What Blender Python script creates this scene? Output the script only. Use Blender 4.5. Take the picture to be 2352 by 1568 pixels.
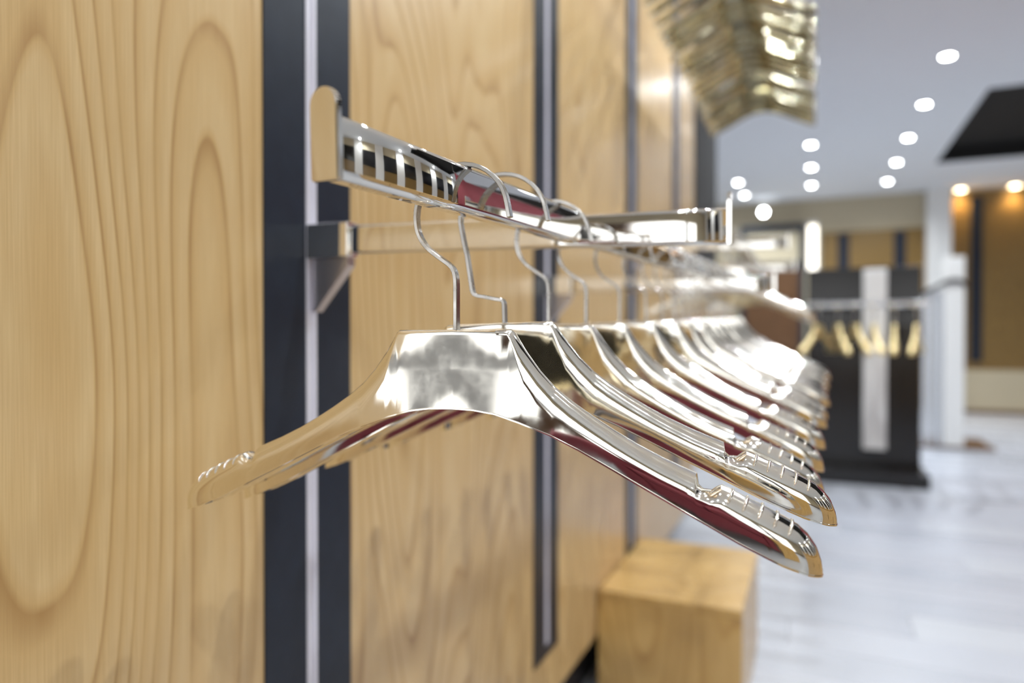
import bpy, bmesh, math, random
from mathutils import Vector, Matrix
random.seed(7)
R = math.radians
for o in list(bpy.data.objects): bpy.data.objects.remove(o)
scn = bpy.context.scene
COL = scn.collection

# ------------------------------------------------------------------ camera, world, exposure
# world frame: x = distance out from the panelled wall (camera at x=0), y = along the wall, z = up
CAM_Z = 0.95
cam_d = bpy.data.cameras.new('camera'); cam = bpy.data.objects.new('camera', cam_d); COL.objects.link(cam)
cam.location = (0, 0, CAM_Z); cam.rotation_euler = (R(90 - 0.5), 0, R(23.4))
cam_d.sensor_width = 36; cam_d.lens = 24.49; cam_d.clip_start = 0.02; cam_d.clip_end = 60
cam_d.dof.use_dof = True; cam_d.dof.focus_distance = 0.435; cam_d.dof.aperture_fstop = 3.0
scn.camera = cam
wd = bpy.data.worlds.new('daylight'); scn.world = wd; wd.use_nodes = True
wd.node_tree.nodes['Background'].inputs[0].default_value = (0.97, 0.975, 0.96, 1)
wd.node_tree.nodes['Background'].inputs[1].default_value = 1.5
vs = scn.view_settings
vs.view_transform = 'Standard'; vs.look = 'None'; vs.gamma = 1; vs.use_curve_mapping = False
vs.exposure = 0.68
scn.cycles.glossy_bounces = 8; scn.cycles.max_bounces = 12      # chrome mirrors chrome mirrors chrome
SPOT_W = 31.0          # power of each ceiling downlight
CEIL = 2.75

# ------------------------------------------------------------------ materials
def new_mat(name):
    m = bpy.data.materials.new(name); m.use_nodes = True
    return m, m.node_tree.nodes, m.node_tree.links, m.node_tree.nodes['Principled BSDF']
def plain(name, col, rough=.5, metal=0, noise=.06, scale=30, bump=0, coat=0, spec=.5):
    m, N, L, b = new_mat(name)
    tc = N.new('ShaderNodeTexCoord'); nz = N.new('ShaderNodeTexNoise'); nz.inputs['Scale'].default_value = scale
    nz.inputs['Detail'].default_value = 4
    L.new(tc.outputs['Object'], nz.inputs['Vector'])
    mx = N.new('ShaderNodeMix'); mx.data_type = 'RGBA'
    lo = tuple(max(0, c * (1 - noise)) for c in col); hi = tuple(min(1, c * (1 + noise)) for c in col)
    mx.inputs[6].default_value = (*lo, 1); mx.inputs[7].default_value = (*hi, 1)
    L.new(nz.outputs['Fac'], mx.inputs[0]); L.new(mx.outputs[2], b.inputs['Base Color'])
    b.inputs['Roughness'].default_value = rough; b.inputs['Metallic'].default_value = metal
    b.inputs['Coat Weight'].default_value = coat; b.inputs['Coat Roughness'].default_value = .12
    b.inputs['Specular IOR Level'].default_value = spec
    if bump:
        bp = N.new('ShaderNodeBump'); bp.inputs['Strength'].default_value = bump; bp.inputs['Distance'].default_value = .002
        L.new(nz.outputs['Fac'], bp.inputs['Height']); L.new(bp.outputs[0], b.inputs['Normal'])
    return m
def wood(name, light, mid, dark, seed=0.0, scale=1.0, rough=.34, coat=.35):
    """flat-sawn veneer: growth lines are the contours of a noise field stretched along the trunk (object Z)"""
    m, N, L, b = new_mat(name)
    tc = N.new('ShaderNodeTexCoord'); mp = N.new('ShaderNodeMapping')
    mp.inputs['Location'].default_value = (seed, seed * 1.7, seed * .31)
    mp.inputs['Scale'].default_value = (4.2 * scale, 4.2 * scale, .72 * scale)
    L.new(tc.outputs['Object'], mp.inputs['Vector'])
    n1 = N.new('ShaderNodeTexNoise'); n1.inputs['Scale'].default_value = 1.0; n1.inputs['Detail'].default_value = 1.6; n1.inputs['Roughness'].default_value = .32
    L.new(mp.outputs[0], n1.inputs['Vector'])
    mu = N.new('ShaderNodeMath'); mu.operation = 'MULTIPLY'; mu.inputs[1].default_value = 29.0; L.new(n1.outputs['Fac'], mu.inputs[0])
    fr = N.new('ShaderNodeMath'); fr.operation = 'FRACT'; L.new(mu.outputs[0], fr.inputs[0])
    cr = N.new('ShaderNodeValToRGB'); e = cr.color_ramp.elements
    e[0].position = 0; e[0].color = (*light, 1); e[1].position = 1; e[1].color = (*light, 1)
    for p, c in ((.30, light), (.70, mid), (.88, dark), (.93, mid)):
        k = cr.color_ramp.elements.new(p); k.color = (*c, 1)
    L.new(fr.outputs[0], cr.inputs[0])
    mp2 = N.new('ShaderNodeMapping'); mp2.inputs['Scale'].default_value = (160, 160, 2.5); L.new(tc.outputs['Object'], mp2.inputs['Vector'])
    n2 = N.new('ShaderNodeTexNoise'); n2.inputs['Detail'].default_value = 3; L.new(mp2.outputs[0], n2.inputs['Vector'])
    mp3 = N.new('ShaderNodeMapping'); mp3.inputs['Scale'].default_value = (7, 7, 1.2); mp3.inputs['Location'].default_value = (seed, 3, 2); L.new(tc.outputs['Object'], mp3.inputs['Vector'])
    n3 = N.new('ShaderNodeTexNoise'); n3.inputs['Detail'].default_value = 2; L.new(mp3.outputs[0], n3.inputs['Vector'])
    def mix(fac_socket, a, bcol, lo, hi):
        r = N.new('ShaderNodeMapRange'); r.inputs[1].default_value = .3; r.inputs[2].default_value = .7
        r.inputs[3].default_value = lo; r.inputs[4].default_value = hi; L.new(fac_socket, r.inputs[0])
        x = N.new('ShaderNodeMix'); x.data_type = 'RGBA'; L.new(r.outputs[0], x.inputs[0]); L.new(a, x.inputs[6]); x.inputs[7].default_value = (*bcol, 1)
        return x.outputs[2]
    o = mix(n3.outputs['Fac'], cr.outputs[0], mid, 0, .75)
    o = mix(n2.outputs['Fac'], o, dark, 0, .30)
    L.new(o, b.inputs['Base Color'])
    b.inputs['Roughness'].default_value = rough; b.inputs['Coat Weight'].default_value = coat; b.inputs['Coat Roughness'].default_value = .24
    return m
def emit(name, col, strength):
    m, N, L, b = new_mat(name)
    b.inputs['Base Color'].default_value = (.8, .8, .8, 1)
    b.inputs['Emission Color'].default_value = (*col, 1); b.inputs['Emission Strength'].default_value = strength
    return m
def chrome(name, col, rough=.04, bump=.0, bscale=60):
    m, N, L, b = new_mat(name)
    b.inputs['Base Color'].default_value = (*col, 1); b.inputs['Metallic'].default_value = 1
    tc = N.new('ShaderNodeTexCoord')
    sc = N.new('ShaderNodeTexNoise'); sc.inputs['Scale'].default_value = 90; sc.inputs['Detail'].default_value = 6
    L.new(tc.outputs['Object'], sc.inputs['Vector'])
    r = N.new('ShaderNodeMapRange'); r.inputs[1].default_value = .35; r.inputs[2].default_value = .75
    r.inputs[3].default_value = rough; r.inputs[4].default_value = rough * 2.2
    L.new(sc.outputs['Fac'], r.inputs[0]); L.new(r.outputs[0], b.inputs['Roughness'])
    if bump:
        nz = N.new('ShaderNodeTexNoise'); nz.inputs['Scale'].default_value = bscale; nz.inputs['Detail'].default_value = 2
        L.new(tc.outputs['Object'], nz.inputs['Vector'])
        bp = N.new('ShaderNodeBump'); bp.inputs['Strength'].default_value = bump; bp.inputs['Distance'].default_value = .002
        L.new(nz.outputs['Fac'], bp.inputs['Height']); L.new(bp.outputs[0], b.inputs['Normal'])
    return m
WL, WM, WD = (.75, .55, .285), (.67, .455, .205), (.41, .23, .08)
M = dict(
    wood=[wood('veneer_%d' % i, WL, WM, WD, seed=3.3 + 2.9 * i) for i in range(3)],
    bench=wood('bench_veneer', (.72, .48, .18), (.62, .39, .125), (.45, .25, .07), seed=8.1, scale=.9),
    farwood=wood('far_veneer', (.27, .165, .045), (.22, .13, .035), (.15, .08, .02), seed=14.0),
    laminate=plain('black_laminate', (.013, .019, .033), .42, noise=.25, scale=40, bump=.15, spec=.35),
    alu=plain('aluminium', (.62, .60, .64), .32, 1, .05),
    channel=plain('satin_channel', (.80, .79, .88), .35, .2, .05),
    chrome=chrome('polished_chrome', (.90, .89, .87), .03, .03, 14),
    hanger=chrome('chromed_plastic', (.94, .915, .85), .04),
    gold=chrome('wood_tinted_chrome', (.60, .56, .42), .06, .03, 25),  # gold tint paints reflected wood into the upper hangers' chrome
    gold_satin=chrome('satin_gold', (.86, .70, .38), .34),
    hook=chrome('brushed_steel', (.46, .45, .44), .16),
    floor=plain('pale_floor', (.51, .53, .59), .28, noise=.05, scale=4),
    grout=plain('floor_joint', (.42, .43, .46), .6),
    ceil=plain('ceiling_paint', (.92, .95, 1.0), .9, noise=.02, scale=6),
    cream=plain('cream_paint', (.58, .50, .35), .7, noise=.03, scale=5),
    white=plain('white_paint', (.88, .87, .85), .5, noise=.03, scale=6),
    black=plain('black_gloss', (.010, .010, .012), .18, noise=.2),
    blackmat=plain('black_matt', (.012, .011, .011), .75, noise=.2),
    dark=plain('dark_recess', (.05, .045, .05), .7),
    maroon=plain('maroon_fabric', (.20, .030, .042), .75, noise=.25, scale=60),
    walnut=plain('walnut', (.12, .055, .02), .4, noise=.3, scale=12),
    frost=plain('frosted_acrylic', (.62, .64, .68), .25, noise=.04),
    lens=emit('downlight_lens', (.93, .97, 1.0), 30),
    strip_light=emit('vertical_light', (1.0, .93, .78), 2.2),
    warm=emit('warm_lens', (1.0, .80, .5), 12),
)
g, Ng, Lg, bg_ = new_mat('clear_acrylic')
bg_.inputs['Base Color'].default_value = (.9, .92, .95, 1); bg_.inputs['Transmission Weight'].default_value = .85; bg_.inputs['Roughness'].default_value = .2
M['acrylic'] = g

# ------------------------------------------------------------------ helpers
def tag(o, label, cat, group=None, kind=None):
    o['label'] = label; o['category'] = cat
    if group: o['group'] = group
    if kind: o['kind'] = kind
    return o
def empty(name, loc=(0, 0, 0), rz=0):
    o = bpy.data.objects.new(name, None); o.empty_display_size = .05; COL.objects.link(o)
    o.location = loc; o.rotation_euler = (0, 0, rz); return o
def link(name, me, mat=None, parent=None):
    if mat is not None and not me.materials: me.materials.append(mat)
    o = bpy.data.objects.new(name, me); COL.objects.link(o)
    if parent: o.parent = parent
    return o
def mesh_of(bm, name, smooth=False):
    me = bpy.data.meshes.new(name); bmesh.ops.recalc_face_normals(bm, faces=bm.faces); bm.to_mesh(me); bm.free()
    if smooth:
        for p in me.polygons: p.use_smooth = True
    return me
def add_box(bm, x0, x1, y0, y1, z0, z1):
    r = bmesh.ops.create_cube(bm, size=1)
    for v in r['verts']:
        v.co = Vector(((x0 + x1) / 2 + v.co.x * (x1 - x0), (y0 + y1) / 2 + v.co.y * (y1 - y0), (z0 + z1) / 2 + v.co.z * (z1 - z0)))
    return r['verts']
def box(name, mat, b, parent=None, bevel=0, seg=2):
    """a box object whose origin is its base centre"""
    x0, x1, y0, y1, z0, z1 = b
    bm = bmesh.new(); cx, cy = (x0 + x1) / 2, (y0 + y1) / 2
    add_box(bm, x0 - cx, x1 - cx, y0 - cy, y1 - cy, 0, z1 - z0)
    if bevel: bmesh.ops.bevel(bm, geom=bm.edges[:], offset=bevel, segments=seg, affect='EDGES', profile=.5)
    o = link(name, mesh_of(bm, name), mat, parent); o.location = (cx, cy, z0)
    if bevel:
        for p in o.data.polygons: p.use_smooth = True
        md = o.modifiers.new('wn', 'WEIGHTED_NORMAL')
    return o
def struct(o): o['kind'] = 'structure'; return o
def prism(name, mat, pts, axis, a0, a1, parent=None, bevel=0):
    """extrude the polygon pts (2D) along axis from a0 to a1"""
    bm = bmesh.new()
    def p3(u, v, a): return {'x': (a, u, v), 'y': (u, a, v), 'z': (u, v, a)}[axis]
    A = [bm.verts.new(p3(u, v, a0)) for u, v in pts]; B = [bm.verts.new(p3(u, v, a1)) for u, v in pts]
    bm.faces.new(A); bm.faces.new(B[::-1])
    n = len(pts)
    for i in range(n): bm.faces.new((A[i], A[(i + 1) % n], B[(i + 1) % n], B[i]))
    if bevel:
        bmesh.ops.recalc_face_normals(bm, faces=bm.faces)
        bmesh.ops.bevel(bm, geom=bm.edges[:], offset=bevel, segments=2, affect='EDGES')
    return link(name, mesh_of(bm, name), mat, parent)
def cyl(name, mat, r, h, parent=None, loc=(0, 0, 0), seg=24, r2=None, axis='z'):
    bm = bmesh.new(); bmesh.ops.create_cone(bm, cap_ends=True, segments=seg, radius1=r, radius2=r if r2 is None else r2, depth=h)
    bmesh.ops.translate(bm, verts=bm.verts, vec=(0, 0, h / 2))
    if axis == 'y': bmesh.ops.rotate(bm, verts=bm.verts, matrix=Matrix.Rotation(R(-90), 3, 'X'))
    if axis == 'x': bmesh.ops.rotate(bm, verts=bm.verts, matrix=Matrix.Rotation(R(90), 3, 'Y'))
    o = link(name, mesh_of(bm, name, False), mat, parent); o.location = loc; return o
def rrect(w, h, r, n=5):
    """rounded rectangle outline centred on 0"""
    P = []
    for cx, cy, a0 in ((w / 2 - r, h / 2 - r, 0), (-w / 2 + r, h / 2 - r, 90), (-w / 2 + r, -h / 2 + r, 180), (w / 2 - r, -h / 2 + r, 270)):
        for i in range(n + 1):
            a = R(a0 + 90 * i / n); P.append((cx + r * math.cos(a), cy + r * math.sin(a)))
    return P
ORD = ['first', 'second', 'third', 'fourth', 'fifth', 'sixth', 'seventh', 'eighth', 'ninth', 'tenth', 'eleventh', 'twelfth', 'thirteenth', 'fourteenth',
       'fifteenth', 'sixteenth', 'seventeenth', 'eighteenth', 'nineteenth', 'twentieth', 'twenty-first', 'twenty-second', 'twenty-third', 'twenty-fourth', 'twenty-fifth', 'twenty-sixth']

# ------------------------------------------------------------------ setting
WALL_Y0 = -.19
WALL = -0.515                                   # face of the wood panels
XR, YF, YB, XL = 4.2, -3.6, 10.07, -4.5         # right wall, shop front, far wall, far left
fl = struct(box('floor', M['grout'], (XL - .2, XR + .2, YF - .2, YB + .3, -.12, -.0025)))
bm = bmesh.new(); add_box(bm, -.5985, .5985, -.0985, .0985, 0, .0225)
bmesh.ops.bevel(bm, geom=[e for e in bm.edges if all(v.co.z > .02 for v in e.verts)], offset=.001, segments=1, affect='EDGES')
plank_me = mesh_of(bm, 'plank'); plank_me.materials.append(M['floor'])
shades = [plank_me]
for k, tint in enumerate(((.48, .50, .56), (.54, .56, .61), (.49, .505, .56))):
    me = plank_me.copy(); me.materials.clear(); me.materials.append(plain('pale_floor_%d' % k, tint, .26 + .03 * k, noise=.05, scale=4)); shades.append(me)
row = 0; y = -3.4
while y < YB + .05:
    off = (row * .37) % 1.2
    x = -2.4 + off if y < 3.0 else -2.4 + off
    while x < 2.9:
        if not (y < 1.2):
            o = link('plank', random.choice(shades), None, fl); o.location = (x + .6 - fl.location.x, y - fl.location.y, -.0225 - fl.location.z)
        x += 1.2
    if y < 1.2: pass
    y += .2; row += 1

# ceiling with two black coffers
def ceiling_mesh():
    bm = bmesh.new()
    hx0, hx1 = 1.17, 3.6; holes = [(1.2, 4.4), (6.06, 8.47)]
    add_box(bm, XL - .2, hx0, YF - .2, YB + .3, CEIL, CEIL + .15)
    add_box(bm, hx1, XR + .2, YF - .2, YB + .3, CEIL, CEIL + .15)
    ys = [YF - .2, 1.2, 4.4, 6.06, 8.47, YB + .3]
    for i in (0, 2, 4): add_box(bm, hx0, hx1, ys[i], ys[i + 1], CEIL, CEIL + .15)
    return mesh_of(bm, 'ceiling')
struct(link('ceiling', ceiling_mesh(), M['ceil']))
for i, (a, b) in enumerate(((1.2, 4.4), (6.06, 8.47))):
    bm = bmesh.new()
    add_box(bm, 1.1, 3.7, a - .07, b + .07, CEIL + .151, CEIL + .18)
    for q in ((1.17, 1.175, a, b), (3.595, 3.6, a, b), (1.175, 3.595, a, a + .005), (1.175, 3.595, b - .005, b)):
        add_box(bm, *q, CEIL + .001, CEIL + .151)
    struct(link('trim_%d' % (i + 1), mesh_of(bm, 'coffer'), M['blackmat']))

# left wall: dark backing, floating veneer panels, black strips with slotted channels
wl = struct(box('wall_left', M['dark'], (WALL - .16, WALL - .0605, WALL_Y0, 3.33, .17, CEIL)))
def wl_child(name, mat, b, bevel=0):
    o = box(name, mat, b, wl, bevel); o.location -= wl.location; return o
STRIPS = [.6228 + .7467 * k for k in range(4)]
wl_child('recessed_plinth', M['dark'], (WALL - .16, WALL - .06, WALL_Y0, 2.3, 0, .1695))
edges = [WALL_Y0] + STRIPS + [3.336]
for i in range(len(edges) - 1):
    if edges[i + 1] - edges[i] < .02: continue
    o = wl_child('panel', M['wood'][i % 3], (WALL - .06, WALL, edges[i] + .0006, edges[i + 1] - .0006, .17, CEIL - .002), .0008)
for s in STRIPS:
    for a, b in ((-.0715, -.0085), (.0085, .0715)):
        wl_child('black_strip', M['laminate'], (WALL, WALL + .002, s + a, s + b, .276, CEIL - .002))
    ch = wl_child('slotted_channel', M['channel'], (WALL, WALL + .0006, s - .0085, s + .0085, .30, CEIL - .002))
    for a in (-.0085, .0045):
        c = box('channel_lip', M['channel'], (WALL + .0006, WALL + .003, s + a, s + a + .004, .30, CEIL - .002), ch)
        c.location -= (ch.location + wl.location)
    wl_child('strip_foot', M['laminate'], (WALL, WALL + .002, s - .0084, s + .0084, .276, .2995))
wl_child('end_panel', M['blackmat'], (WALL - .06, WALL + .004, 3.338, 4.13, .45, CEIL - .002))

# far wall and the other walls of the shop
wb = struct(box('wall_back', M['cream'], (XL, XR, YB, YB + .15, 0, CEIL)))
struct(box('wall_far_left', M['white'], (XL - .15, XL, YF, YB, 0, CEIL)))
wr = struct(box('wall_right', M['cream'], (XR, XR + .15, YF, YB, 0, CEIL)))
def child_of(p, name, mat, b, bevel=0, parent2=None):
    o = box(name, mat, b, parent2 or p, bevel); o.location -= p.location
    if parent2: o.location -= parent2.location
    return o
k = 0; y = YF + .3
while y < YB - .8:
    if k % 2 == 0: child_of(wr, 'wall_pier', M['white'], (XR - .08, XR, y, y + .45, 0, CEIL - .002))
    else:
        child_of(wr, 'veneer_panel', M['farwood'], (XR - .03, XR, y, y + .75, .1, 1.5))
        child_of(wr, 'display_panel', M['black'], (XR - .05, XR, y, y + .75, 1.5, 2.3))
    y += .45 if k % 2 == 0 else .75
    k += 1
# shop front added behind the camera for daylight fill and reflections in the hangers
wf = struct(box('wall_front', M['cream'], (XL, XR, YF - .15, YF, 2.05, CEIL)))
for x0, x1, mt in ((XL, -3.4, 'cream'), (-2.5, -2.2, 'bench'), (-1.45, -1.2, 'walnut'), (.9, 1.15, 'blackmat'), (2.5, XR, 'cream')):
    child_of(wf, 'shopfront_pier', M[mt], (x0, x1, YF - .16, YF + .01, 0, 2.0495))
child_of(wf, 'shopfront_sill', M['walnut'], (XL, XR, YF - .18, YF + .05, 0, .22))
child_of(wf, 'shopfront_rail', M['white'], (XL, XR, YF - .15, YF, .68, .86))

# far wall display bays
def far(name, mat, b, parent=None, bevel=0): return child_of(wb, name, mat, b, bevel)
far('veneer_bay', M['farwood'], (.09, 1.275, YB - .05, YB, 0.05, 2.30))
for a, b in ((.285, .42), (.93, 1.062)):
    far('black_strip', M['laminate'], (a, b, YB - .056, YB - .05, .3, 2.27))
far('white_pier', M['white'], (1.276, 1.53, YB - .22, YB, 0, CEIL - .001))
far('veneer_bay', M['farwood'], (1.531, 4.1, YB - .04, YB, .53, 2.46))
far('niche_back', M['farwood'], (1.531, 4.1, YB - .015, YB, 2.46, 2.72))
far('cream_plinth', M['cream'], (1.531, 4.1, YB - .07, YB, .05, .53))
far('skirting', M['walnut'], (1.531, 4.1, YB - .08, YB, 0, .05))
for a in (1.755, 2.62, 3.4):
    far('black_strip', M['laminate'], (a, a + .118, YB - .06, YB - .04, .63, 2.64))
# dark doorway in the far corner
d1 = struct(empty('door_1', (-.51, YB - .15, 0)))
for nm, b in (('door_jamb', (.34, .403, -.06, .06, 0, 2.33)), ('door_jamb', (-.403, -.34, -.06, .06, 0, 2.33)), ('door_head', (-.403, .403, -.06, .06, 2.331, 2.42)),
              ('door_transom', (-.339, .339, -.03, .03, 1.86, 1.92))):
    box(nm, M['laminate'], b, d1)
box('door_leaf', M['walnut'], (-.339, .339, -.02, .02, .002, 1.858), d1)
box('fanlight', M['cream'], (-.339, .339, -.02, .02, 1.922, 2.329), d1)

# ------------------------------------------------------------------ ceiling downlights
def downlight(x, y, label, group, w=None):
    e = empty('downlight', (x, y, CEIL))
    bm = bmesh.new()
    pr = [(.036, 0), (.036, -.004), (.040, -.007), (.050, -.005), (.052, 0)]
    n = 24; rings = []
    for i in range(n):
        a = 2 * math.pi * i / n; rings.append([bm.verts.new((r * math.cos(a), r * math.sin(a), z)) for r, z in pr])
    for i in range(n):
        A, B = rings[i], rings[(i + 1) % n]
        for j in range(len(pr)): bm.faces.new((A[j], A[(j + 1) % 5], B[(j + 1) % 5], B[j]))
    link('rim', mesh_of(bm, 'rim', True), M['white'], e)
    cyl('lens', M['lens'], .0355, .003, e, (0, 0, -.0035))
    ld = bpy.data.lights.new('downlight_lamp', 'SPOT'); ld.energy = w or SPOT_W; ld.spot_size = R(150); ld.spot_blend = .9
    ld.shadow_soft_size = .035; ld.color = (.90, .96, 1.0)
    lo = bpy.data.objects.new('lamp', ld); COL.objects.link(lo); lo.parent = e; lo.location = (0, 0, -.02)
    return tag(e, label, 'downlight', group)
for i, s in enumerate((9.23, 8.25, 7.27, 6.27, 5.25, 4.25, 2.6, 1.0, -.7, -2.4)):
    downlight(.787, s, ('round white ceiling downlight beside the black coffer, %s from the far wall' if 2 <= i <= 3 else 'round white ceiling downlight in the row towards the black coffer, %s from the far wall') % ORD[i], 'downlights in the row by the coffer', 44 if i in (6, 7) else None)
for i, s in enumerate((9.1, 8.13, 7.17, 6.2, 5.0, 2.7, 1.5, .3, -1.4)):
    downlight(-.03, s, 'round white ceiling downlight in the row along the hangers, %s from the far wall' % ORD[i], 'downlights in the row over the hangers', {4: 70, 5: 44, 6: 38, 7: 14}.get(i))
for i, s in enumerate((9.4, 8.6)):
    downlight(-.82, s, 'round white ceiling downlight beyond the black wall end, %s from the far wall' % ORD[i], 'downlights beyond the wall end')
for i, s in enumerate((9.0, 6.8, 4.9, 2.9, .6, -1.6)):
    downlight(3.85, s, 'round white ceiling downlight along the right-hand wall, %s from the far wall' % ORD[i], 'downlights along the right wall')
# a small spot on the far wall above the dark doorway
e = empty('wall_spot', (-.62, YB - .02, 2.60))
box('mount', M['white'], (-.03, .03, -.03, .02, -.03, .03), e, .004)
cyl('head', M['white'], .045, .10, e, (0, -.13, 0), axis='y')
cyl('lens', M['lens'], .04, .004, e, (0, -.134, 0), axis='y')
tag(e, 'small bright spotlight on the far wall above the dark doorway', 'spotlight')
# lit vertical strip and two warm pucks at the far wall
e = empty('light_strip', (-.013, YB, 1.80))
box('housing', M['white'], (-.065, .065, -.03, 0, -.01, .66), e)
box('diffuser', M['strip_light'], (-.05, .05, -.04, -.0301, .03, .60), e, .004)
tag(e, 'bright vertical light strip on the far wall beside the dark doorway', 'wall light')
for i, x in enumerate((1.64, 2.19, 2.9)):
    e = empty('niche_lamp', (x, YB - .10, 2.72))
    cyl('can', M['white'], .06, .028, e, (0, 0, -.0))
    cyl('lens', M['warm'], .052, .004, e, (0, 0, -.0042))
    ld = bpy.data.lights.new('niche_bulb', 'SPOT'); ld.energy = 14; ld.color = (1, .74, .42); ld.spot_size = R(130); ld.spot_blend = 1; ld.shadow_soft_size = .05
    lo = bpy.data.objects.new('bulb', ld); COL.objects.link(lo); lo.parent = e; lo.location = (0, 0, -.02)
    tag(e, 'warm amber downlight over the far wood display, %s from the white pier' % ORD[i], 'downlight', 'amber lamps over the far display')

# ------------------------------------------------------------------ hangers
TOP = [(0, 0), (.0385, 0), (.0405, -.0012), (.0495, -.0145), (.058, -.0255), (.068, -.036), (.079, -.0445), (.092, -.0530), (.105, -.0608), (.118, -.0680), (.134, -.0757), (.1533, -.0838),
       (.1541, -.0905), (.1565, -.0930), (.1615, -.0932), (.1650, -.0905), (.1675, -.0894), (.177, -.0938), (.189, -.0990), (.200, -.1042), (.208, -.1085), (.213, -.1130), (.217, -.1185), (.2195, -.1250), (.2208, -.1315)]
BOT = [(0, -.0515), (.015, -.0520), (.03, -.0540), (.0467, -.0588), (.0665, -.0655), (.085, -.0735), (.1062, -.0840), (.128, -.0948), (.1475, -.1043), (.177, -.1190), (.20, -.1290), (.2137, -.1335), (.2208, -.1350)]
THK = [(0, .0125), (.04, .013), (.07, .0145), (.10, .018), (.13, .022), (.16, .0255), (.19, .0275), (.203, .0268), (.211, .0235), (.216, .0185), (.2192, .0115), (.2208, .004)]
ARC = [(0, .0035), (.0385, .004), (.0405, .0065), (.0495, .021), (.058, .021), (.068, .0185), (.092, .0145), (.118, .0125), (.1533, .0120), (.1541, .0054), (.1565, .0036), (.1615, .0055), (.1650, .0095), (.1675, .0118), (.19, .0135), (.208, .0145), (.213, .0135), (.217, .010), (.2208, .002)]
def lerp(T, w):
    w = abs(w)
    for (a, p), (b, q) in zip(T, T[1:]):
        if w <= b: return p + (q - p) * (w - a) / (b - a)
    return T[-1][1]
def stations():
    S = sorted(set([w for w, _ in TOP] + [w for w, _ in BOT] + [.0015, .01, .02, .07, .075, .083, .088, .098, .111, .123, .14, .1475, .172, .183, .194, .2045, .2105, .2152, .2183]))
    S = [w for w in S]
    return [-w for w in S[:0:-1]] + S
def hanger_body():
    bm = bmesh.new(); loops = []; n = 20
    for w in stations():
        t, b, th, ar = lerp(TOP, w), lerp(BOT, w), lerp(THK, w), lerp(ARC, w)
        ar = min(ar, (t - b) * .8); pts = []
        flat = max(0., 1 - abs(w) / .07)                # plate in the middle, D-section on the arms
        p = .42 + .50 * (1 - flat)
        for i in range(n + 1):
            a = math.pi * i / n; ca, sa = math.cos(a), math.sin(a)
            yy = -th / 2 * math.copysign(abs(ca) ** p, ca)
            zz = t - ar * (1 - abs(sa) ** p)
            pts.append((yy, zz))
        low = t - ar; m1 = low + (b - low) * .45; wide = th / 2 * (1.02 - .085 * min(1, max(0, abs(w) - .06) / .04))
        dish = .0016 * flat                             # the middle plate is very slightly dished
        mid = (th / 2 + wide) / 2 + .0001
        pts += [(mid - dish, m1), (wide, b + .0011), (wide + .0006, b + .0009), (wide + .0006, b), (wide - .0022 if th > .008 else wide * .5, b), (max(wide - .0024, .0002), b + .0015),
                (-max(wide - .0024, .0002), b + .0015), (-(wide - .0022) if th > .008 else -wide * .5, b), (-wide - .0006, b), (-wide - .0006, b + .0009), (-wide, b + .0011), (-mid + dish, m1)]
        loops.append([bm.verts.new((w, yy, zz)) for yy, zz in pts])
    for A, B in zip(loops, loops[1:]):
        k = len(A)
        for j in range(k): bm.faces.new((A[j], A[(j + 1) % k], B[(j + 1) % k], B[j]))
    bm.faces.new(loops[0]); bm.faces.new(loops[-1][::-1])
    bmesh.ops.recalc_face_normals(bm, faces=bm.faces)
    for e in bm.edges:
        if len(e.link_faces) == 2 and e.calc_face_angle(0) > R(38): e.smooth = False
    me = mesh_of(bm, 'hanger_body', True)
    return me
def sweep_bar(path, thick, width):
    """flat bar bent in the XZ plane along path"""
    bm = bmesh.new(); loops = []
    P = [Vector((x, 0, z)) for x, z in path]
    for i, p in enumerate(P):
        t = (P[min(i + 1, len(P) - 1)] - P[max(i - 1, 0)]).normalized(); nrm = Vector((-t.z, 0, t.x)); c = .0004
        prof = [(-1, -1, 1, 0), (-1, -1, 0, 1), (-1, 1, 0, -1), (-1, 1, 1, 0), (1, 1, -1, 0), (1, 1, 0, -1), (1, -1, 0, 1), (1, -1, -1, 0)]
        loops.append([bm.verts.new(p + nrm * (a * thick / 2 + ca * c) + Vector((0, b * width / 2 + cb * c, 0))) for a, b, ca, cb in prof])
    for A, B in zip(loops, loops[1:]):
        for j in range(8): bm.faces.new((A[j], A[(j + 1) % 8], B[(j + 1) % 8], B[j]))
    bm.faces.new(loops[0]); bm.faces.new(loops[-1][::-1])
    bmesh.ops.recalc_face_normals(bm, faces=bm.faces)
    for e in bm.edges:
        if len(e.link_faces) == 2 and e.calc_face_angle(0) > R(35): e.smooth = False
    return mesh_of(bm, 'hook', True)
def bez(p0, p1, p2, p3, n=10):
    out = []
    for i in range(1, n + 1):
        t = i / n; a = (1 - t) ** 3; b = 3 * (1 - t) ** 2 * t; c = 3 * (1 - t) * t * t; d = t ** 3
        out.append((a * p0[0] + b * p1[0] + c * p2[0] + d * p3[0], a * p0[1] + b * p1[1] + c * p2[1] + d * p3[1]))
    return out
ACX, ACZ, AR = .0045, .0745, .0325          # centre and radius of the hook's arc, from the top of the body
HOOK_TOP = ACZ + AR
def arc(a0, a1, n=18): return [(ACX + AR * math.cos(R(a0 + (a1 - a0) * i / n)), ACZ + AR * math.sin(R(a0 + (a1 - a0) * i / n))) for i in range(1, n + 1)]
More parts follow.
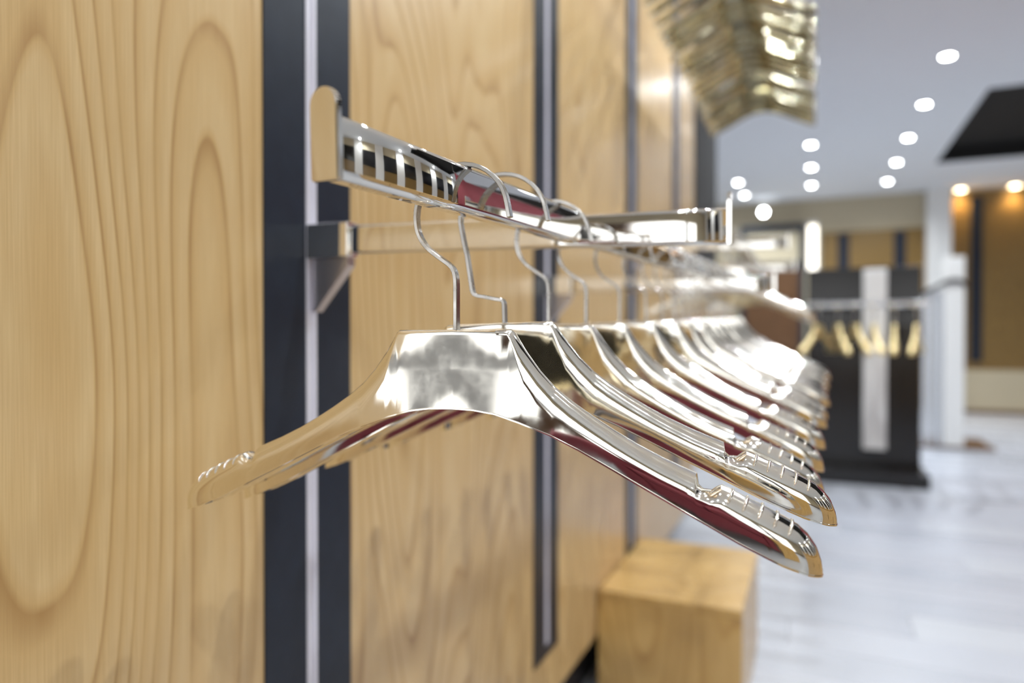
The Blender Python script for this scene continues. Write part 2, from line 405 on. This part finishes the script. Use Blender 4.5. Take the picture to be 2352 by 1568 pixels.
def hook_mesh(kind):
    L = (ACX - AR, ACZ)
    if kind == 's':
        p = [(.001, -.004), (.001, .016), (.001, .028)]
        p += bez((.001, .028), (.001, .040), (-.002, .041), (-.0085, .0455), 8)
        p += bez((-.0085, .0455), (-.018, .052), (-.028, .058), L, 12)
    else:
        p = [(.004, -.004), (.004, .010)] + bez((.004, .010), (.004, .0165), (.0035, .0165), (-.002, .0172), 6)
        p += [(-.012, .0195)] + bez((-.012, .0195), (-.0195, .0203), (-.0200, .022), (-.0205, .027), 6) + [(-.0235, .05)] + bez((-.0235, .05), (-.026, .06), L, L, 5)
    p += arc(180, 8)
    p.append((p[-1][0] + .0015, p[-1][1] - .008))
    return sweep_bar(p, .0028, .0056)
BODY = hanger_body(); BODY.materials.append(M['hanger'])
BODY_S = BODY.copy(); BODY_S.materials.clear(); BODY_S.materials.append(M['gold_satin'])
BODY_G = BODY.copy(); BODY_G.materials.clear(); BODY_G.materials.append(M['gold'])
HOOKS = {k: hook_mesh(k) for k in ('s', 'j')}
for h in HOOKS.values(): h.materials.append(M['hook'])
def ridge_mesh():
    """short raised rib over the top of the shoulder, in the YZ plane"""
    bm = bmesh.new(); loops = []; n = 12; r = .0009
    for i in range(n + 1):
        a = R(28 + 124 * i / n); c, s = math.cos(a), math.sin(a)
        y, z = .0128 * math.copysign(abs(c) ** .84, c), -.0130 * (1 - s ** .84) + .0001
        k = 1 if 0 < i < n else .3
        loops.append([bm.verts.new((r * k * math.cos(q), y + r * k * math.sin(q) * c, z + r * k * math.sin(q) * s)) for q in [2 * math.pi * j / 6 for j in range(6)]])
    for A, B in zip(loops, loops[1:]):
        for j in range(6): bm.faces.new((A[j], A[(j + 1) % 6], B[(j + 1) % 6], B[j]))
    bm.faces.new(loops[0]); bm.faces.new(loops[-1][::-1])
    me = mesh_of(bm, 'ridge', True); me.materials.append(M['hanger']); return me
RIDGE = ridge_mesh()
def hanger(x, y, rail_top, yaw, label, group, kind='s', gold=False, ridges=False, roll=0, sc=1):
    e = empty('coat_hanger', (x, y, rail_top - sc * (HOOK_TOP - .0014))); e.rotation_euler = (0, roll, yaw); e.scale = (sc, sc, sc)
    link('body', BODY_S if sc != 1 else BODY_G if gold else BODY, None, e)
    link('hook', HOOKS[kind], None, e)
    if ridges:
        for sgn in (-1, 1):
            for w in (.1735, .1815, .1895, .1975, .2050):
                o = link('grip_ridge', RIDGE, None, e); o.location = (sgn * w, 0, lerp(TOP, w)); o.rotation_euler = (0, sgn * R(24), 0)
                o.scale = (1, lerp(THK, w) / .0258, 1)
    return tag(e, label, 'hanger', group)

# ------------------------------------------------------------------ rails
def rail_unit(label, x, y0, y1, ztop0, yaw, pitch, arms, zarm, group):
    """flat chrome rail parallel to the wall, carried by cross arms that reach from the wall channels past the rail to a stop plate"""
    root = empty('clothes_rail', (WALL + .004, arms[0], zarm))
    inv = -root.location
    Ln = y1 - y0
    rail = empty('rail_frame', (0, 0, 0)) if False else None
    H, W = .031, .015
    bm = bmesh.new(); pr = rrect(W, H, .0045)
    # faces bow out by half a millimetre so the reflections curve
    pr = [(px + math.copysign(.0014 * (1 - (2 * pz / H) ** 2), px), pz) for px, pz in pr]
    st = [-.0 + Ln * i / 12 for i in range(13)]; loops = []
    for t in st: loops.append([bm.verts.new((px, t, pz - H / 2)) for px, pz in pr])
    for A, B in zip(loops, loops[1:]):
        for j in range(len(pr)): bm.faces.new((A[j], A[(j + 1) % len(pr)], B[(j + 1) % len(pr)], B[j]))
    bm.faces.new(loops[0]); bm.faces.new(loops[-1][::-1])
    rl = link('rail', mesh_of(bm, 'rail', True), M['chrome'], root)
    rl.location = Vector((x, y0, ztop0)) + inv; rl.rotation_euler = (pitch, 0, -yaw)
    def plate(h_up, nm, t0, t1, par, w=.0165):
        # stop plate with a round top standing proud of the rail
        P = [(-w / 2, -H - .001), (w / 2, -H - .001)] + [(w / 2 * math.cos(R(a)), h_up - w / 2 + w / 2 * math.sin(R(a))) for a in range(0, 181, 15)]
        o = prism(nm, M['chrome'], P, 'y', t0, t1, par, .0008); return o
    plate(.0125, 'end_plate', -.0045, 0, rl); plate(.0125, 'end_plate', Ln, Ln + .0045, rl)
    for a in arms:
        xa1 = -.068; h = .0305; w = .014
        P = rrect(w, h, .003)
        bm = bmesh.new(); A = []; B = []
        droop = -.010
        n = 9; loops = []
        xs = [WALL + .03 + (xa1 - WALL - .03) * i / n for i in range(n + 1)]
        for i, xx in enumerate(xs):
            dz = droop * i / n
            loops.append([bm.verts.new((xx, py, pz + dz)) for py, pz in P])
        for A, B in zip(loops, loops[1:]):
            for j in range(len(P)): bm.faces.new((A[j], A[(j + 1) % len(P)], B[(j + 1) % len(P)], B[j]))
        bm.faces.new(loops[0]); bm.faces.new(loops[-1][::-1])
        ar = link('cross_arm', mesh_of(bm, 'cross_arm', True), M['chrome'], root); ar.location = Vector((0, a, zarm)) + inv
        for e_ in ar.data.edges: pass
        Q = [(-.008, -h / 2 - .001), (.008, -h / 2 - .001)] + [(.008 * math.cos(R(t)), h / 2 + .006 + .008 * math.sin(R(t))) for t in range(0, 181, 15)]
        prism('stop_plate', M['chrome'], [(u, v + droop) for u, v in Q], 'x', xa1, xa1 + .004, ar, .0007)
        box('sleeve', M['chrome'], (WALL + .003, WALL + .058, -.0095, .0095, -.0195, .0185), ar, .0015)
        prism('gusset', M['alu'], [(WALL + .003, -.0196), (WALL + .052, -.0196), (WALL + .050, -.026), (WALL + .010, -.075), (WALL + .003, -.078)], 'y', -.0016, .0016, ar, .0004)
        prism('gusset_flange', M['alu'], [(WALL + .0525, -.0196), (WALL + .0562, -.0196), (WALL + .0562, -.0285), (WALL + .0125, -.078), (WALL + .010, -.0755), (WALL + .0505, -.0265)], 'y', -.0065, .0065, ar, .0004)
    tag(root, label, 'clothes rail', group)
    return lambda yy: (x + math.tan(yaw) * (yy - y0), ztop0 + math.tan(pitch) * (yy - y0))
YAW1, PIT1, Y0 = R(1.2), R(1.7), .272
f1 = rail_unit('polished chrome clothes rail on cross arms holding the near row of silver hangers', -.2105 - math.tan(YAW1) * (.4033 - Y0), Y0, 1.74,
               CAM_Z + .1095 - math.tan(PIT1) * (.4033 - Y0), YAW1, PIT1, [STRIPS[0], STRIPS[1]], CAM_Z + .1035, 'chrome wall rails')
f2 = rail_unit('chrome clothes rail on the far wall bays, set higher than the near rail', -.2105, 1.86, 3.25, CAM_Z + .285, 0, 0, [STRIPS[2], STRIPS[3]], CAM_Z + .272, 'chrome wall rails')
f3 = rail_unit('chrome clothes rail near the ceiling holding the gold-tinted hangers', -.2105, 1.05, 3.30, CAM_Z + 1.157, 0, 0, [STRIPS[1], STRIPS[2], STRIPS[3]], CAM_Z + 1.142, 'chrome wall rails')
YS = [.4033, .460, .567, .668, .789, .915, 1.013, 1.100, 1.175, 1.245, 1.315, 1.415, 1.475, 1.535, 1.600, 1.665]
YW = [3.4, 6.5, 6, 7, 6, 7.5, 4, 7, 5, 8, 6, 5, 7, 6, 8, 5]
for i, (y, a) in enumerate(zip(YS, YW)):
    x, zt = f1(y)
    hanger(x - ACX + (.005 if i == 1 else 0), y, zt + (.0 if i != 1 else .0035), R(a), 'glossy silver hanger on the near chrome rail, %s from the near end' % ORD[i], 'silver hangers on the near rail', 'j' if i == 1 else 's', ridges=i < 6, roll=R((0, -1.6, -.2, .2, .3, -.4)[i % 6]))
for i in range(14):
    y = 1.93 + i * .09
    if abs(y - STRIPS[2]) < .025 or abs(y - STRIPS[3]) < .025: y += .035
    x, zt = f2(y)
    hanger(x - ACX, y, zt, R(random.uniform(0, 7)), 'silver hanger on the higher rail of the far bays, %s from the near end' % ORD[i], 'silver hangers on the far rail')
for i in range(24):
    y = 1.80 + i * .066
    if abs(y - STRIPS[2]) < .022 or abs(y - STRIPS[3]) < .022: y += .03
    x, zt = f3(y)
    hanger(x - ACX, y, zt, R(random.uniform(-4, 4)), 'chrome hanger, tinted gold for mirrored wood, on the rail near the ceiling, %s from the near end' % ORD[i], 'gold-tinted hangers on the upper rail', gold=True)

# ------------------------------------------------------------------ wooden bench box by the wall
e = empty('wood_plinth_box', (WALL + .182, 2.0, 0))
box('carcass', M['bench'], (-.179, .179, -.255, .255, .0, .270), e, .0015)
box('lid', M['bench'], (-.179, .179, -.255, .255, .2705, .289), e, .0015)
tag(e, 'low wooden display box standing on the pale floor against the panelled wall', 'display box')

# ------------------------------------------------------------------ black display board with gold hangers
BY = 5.17
e = empty('display_board', (.3, BY, 0))
box('plinth', M['black'], (-.36, .36, -.25, .30, 0, .085), e, .002)
box('board', M['black'], (-.338, .338, 0, .05, .0855, 1.40), e, .002)
box('white_upright', M['white'], (.0, .14, -.035, -.0005, .20, 1.385), e, .006)
cyl('rail', M['chrome'], .018, .68, e, (-.34, -.33, 1.142), axis='x')
for x in (-.30, .30): box('rail_arm', M['chrome'], (x - .01, x + .01, -.33, -.0005, 1.13, 1.155), e, .002)
tag(e, 'black freestanding display board on a low black plinth, with a white upright bar', 'display stand')
for i, (x, a) in enumerate(((.03, 70), (.139, 100), (.235, 104), (.34, 95), (.455, 84), (.575, 78))):
    hanger(x, BY - .33, 1.142 + .018, R(a), 'small gold hanger on the black display board, %s from its left edge' % ORD[i], 'gold hangers on the display board', gold=True, sc=1.35)

# ------------------------------------------------------------------ anti-theft gate beside the board
e = empty('security_gate', (1.07, 6.84, 0))
box('base', M['walnut'], (-.23, .31, -.04, .62, 0, .018), e, .002)
box('post', M['white'], (-.065, .085, -.03, .06, .0185, 1.61), e, .008)
for x in (-.215, -.155, -.10): box('acrylic_bar', M['frost'], (x, x + .03, -.02, .03, .0185, 1.33), e, .004)
box('acrylic_sheet', M['acrylic'], (-.215, -.0655, .032, .040, .0185, 1.33), e)
bm = bmesh.new()
pth = [(-.235, 1.30), (-.19, 1.325), (-.13, 1.35), (-.07, 1.39), (.0, 1.41), (.06, 1.40), (.10, 1.36)]
loops = []
for x, z in pth: loops.append([bm.verts.new((x, yy, z + zz)) for yy, zz in ((-.05, -.018), (-.036, -.018), (-.036, .018), (-.05, .018))])
for A, B in zip(loops, loops[1:]):
    for j in range(4): bm.faces.new((A[j], A[(j + 1) % 4], B[(j + 1) % 4], B[j]))
bm.faces.new(loops[0]); bm.faces.new(loops[-1][::-1])
link('strap', mesh_of(bm, 'strap'), M['blackmat'], e)
tag(e, 'pale upright security gate with a black strap, on a dark base plate', 'security gate')

# ------------------------------------------------------------------ furniture added out of view, beside and behind the camera, for the chrome to mirror
e = empty('sofa', (-.28, -1.55, 0))  # added out of view to put maroon into the hangers' reflections
for x in (-.28, .28):
    for y in (-.26, .26): cyl('leg', M['walnut'], .022, .10, e, (x, y, 0))
box('seat_base', M['maroon'], (-.33, .33, -.32, .32, .1005, .32), e, .02, 3)
for x in (-.165, .165): box('seat_cushion', M['maroon'], (x - .16, x + .16, -.16, .33, .3205, .46), e, .035, 3)
box('backrest', M['maroon'], (-.33, .33, -.34, -.17, .3205, .80), e, .04, 3)
for x in (-.40, .40): box('armrest', M['maroon'], (x - .065, x + .065, -.34, .33, .1005, .62), e, .03, 3)
tag(e, 'unseen maroon sofa added to be mirrored in the front faces of the silver hangers', 'sofa')
e = empty('reflection_cube', (.52, -1.5, 0))  # unseen block, added so the hanger tips reflect golden wood
box('carcass', M['bench'], (-.30, .30, -.32, .32, 0, .62), e, .002)
box('lid', M['bench'], (-.31, .31, -.33, .33, .6205, .65), e, .003)
tag(e, 'unseen golden wood cube added beside the maroon sofa, mirrored near the hanger tips', 'display cube')
e = empty('reflection_cabinet', (1.12, .75, 0))  # added beside the camera, only to give the tips a wood reflection
box('plinth', M['blackmat'], (-.26, .26, -.95, .95, 0, .08), e)
box('body', M['bench'], (-.28, .28, -1.0, 1.0, .0805, .86), e, .003)
for k in range(4):
    d = box('door', M['wood'][k % 3], (-.302, -.2805, -.995 + k * .4985, -.505 + k * .4985, .10, .845), e, .002)
    h = box('handle', M['black'], (-.02, -.0115, .20, .215, .42, .58), d, .002)
box('top', M['bench'], (-.31, .29, -1.01, 1.01, .8605, .89), e, .003)
tag(e, 'unseen golden wood cabinet added to be mirrored in the tips of the silver hangers', 'cabinet')
e = empty('reflection_curtain', (1.62, 4.0, 0))  # unseen cloth, put in to lay a maroon reflection along the rail
bm = bmesh.new(); A = []; B = []; n = 160
for i in range(n + 1):
    t = i / n; y = -1.3 + 2.6 * t; x = .035 * math.sin(t * 2 * math.pi * 17) + .01 * math.sin(t * 31)
    A.append(bm.verts.new((x, y, .04))); B.append(bm.verts.new((x * .8, y, 2.05)))
for i in range(n): bm.faces.new((A[i], A[i + 1], B[i + 1], B[i]))
c = link('curtain', mesh_of(bm, 'curtain', True), M['maroon'], e); c.modifiers.new('s', 'SOLIDIFY').thickness = .003
cyl('curtain_rod', M['chrome'], .012, 2.75, e, (0, -1.375, 2.07), axis='y')
for y in (-1.36, 1.36): cyl('rod_hanger', M['chrome'], .006, CEIL - 2.07, e, (0, y, 2.07))
tag(e, 'unseen maroon curtain added to be mirrored in the lower half of the near chrome rail', 'curtain')
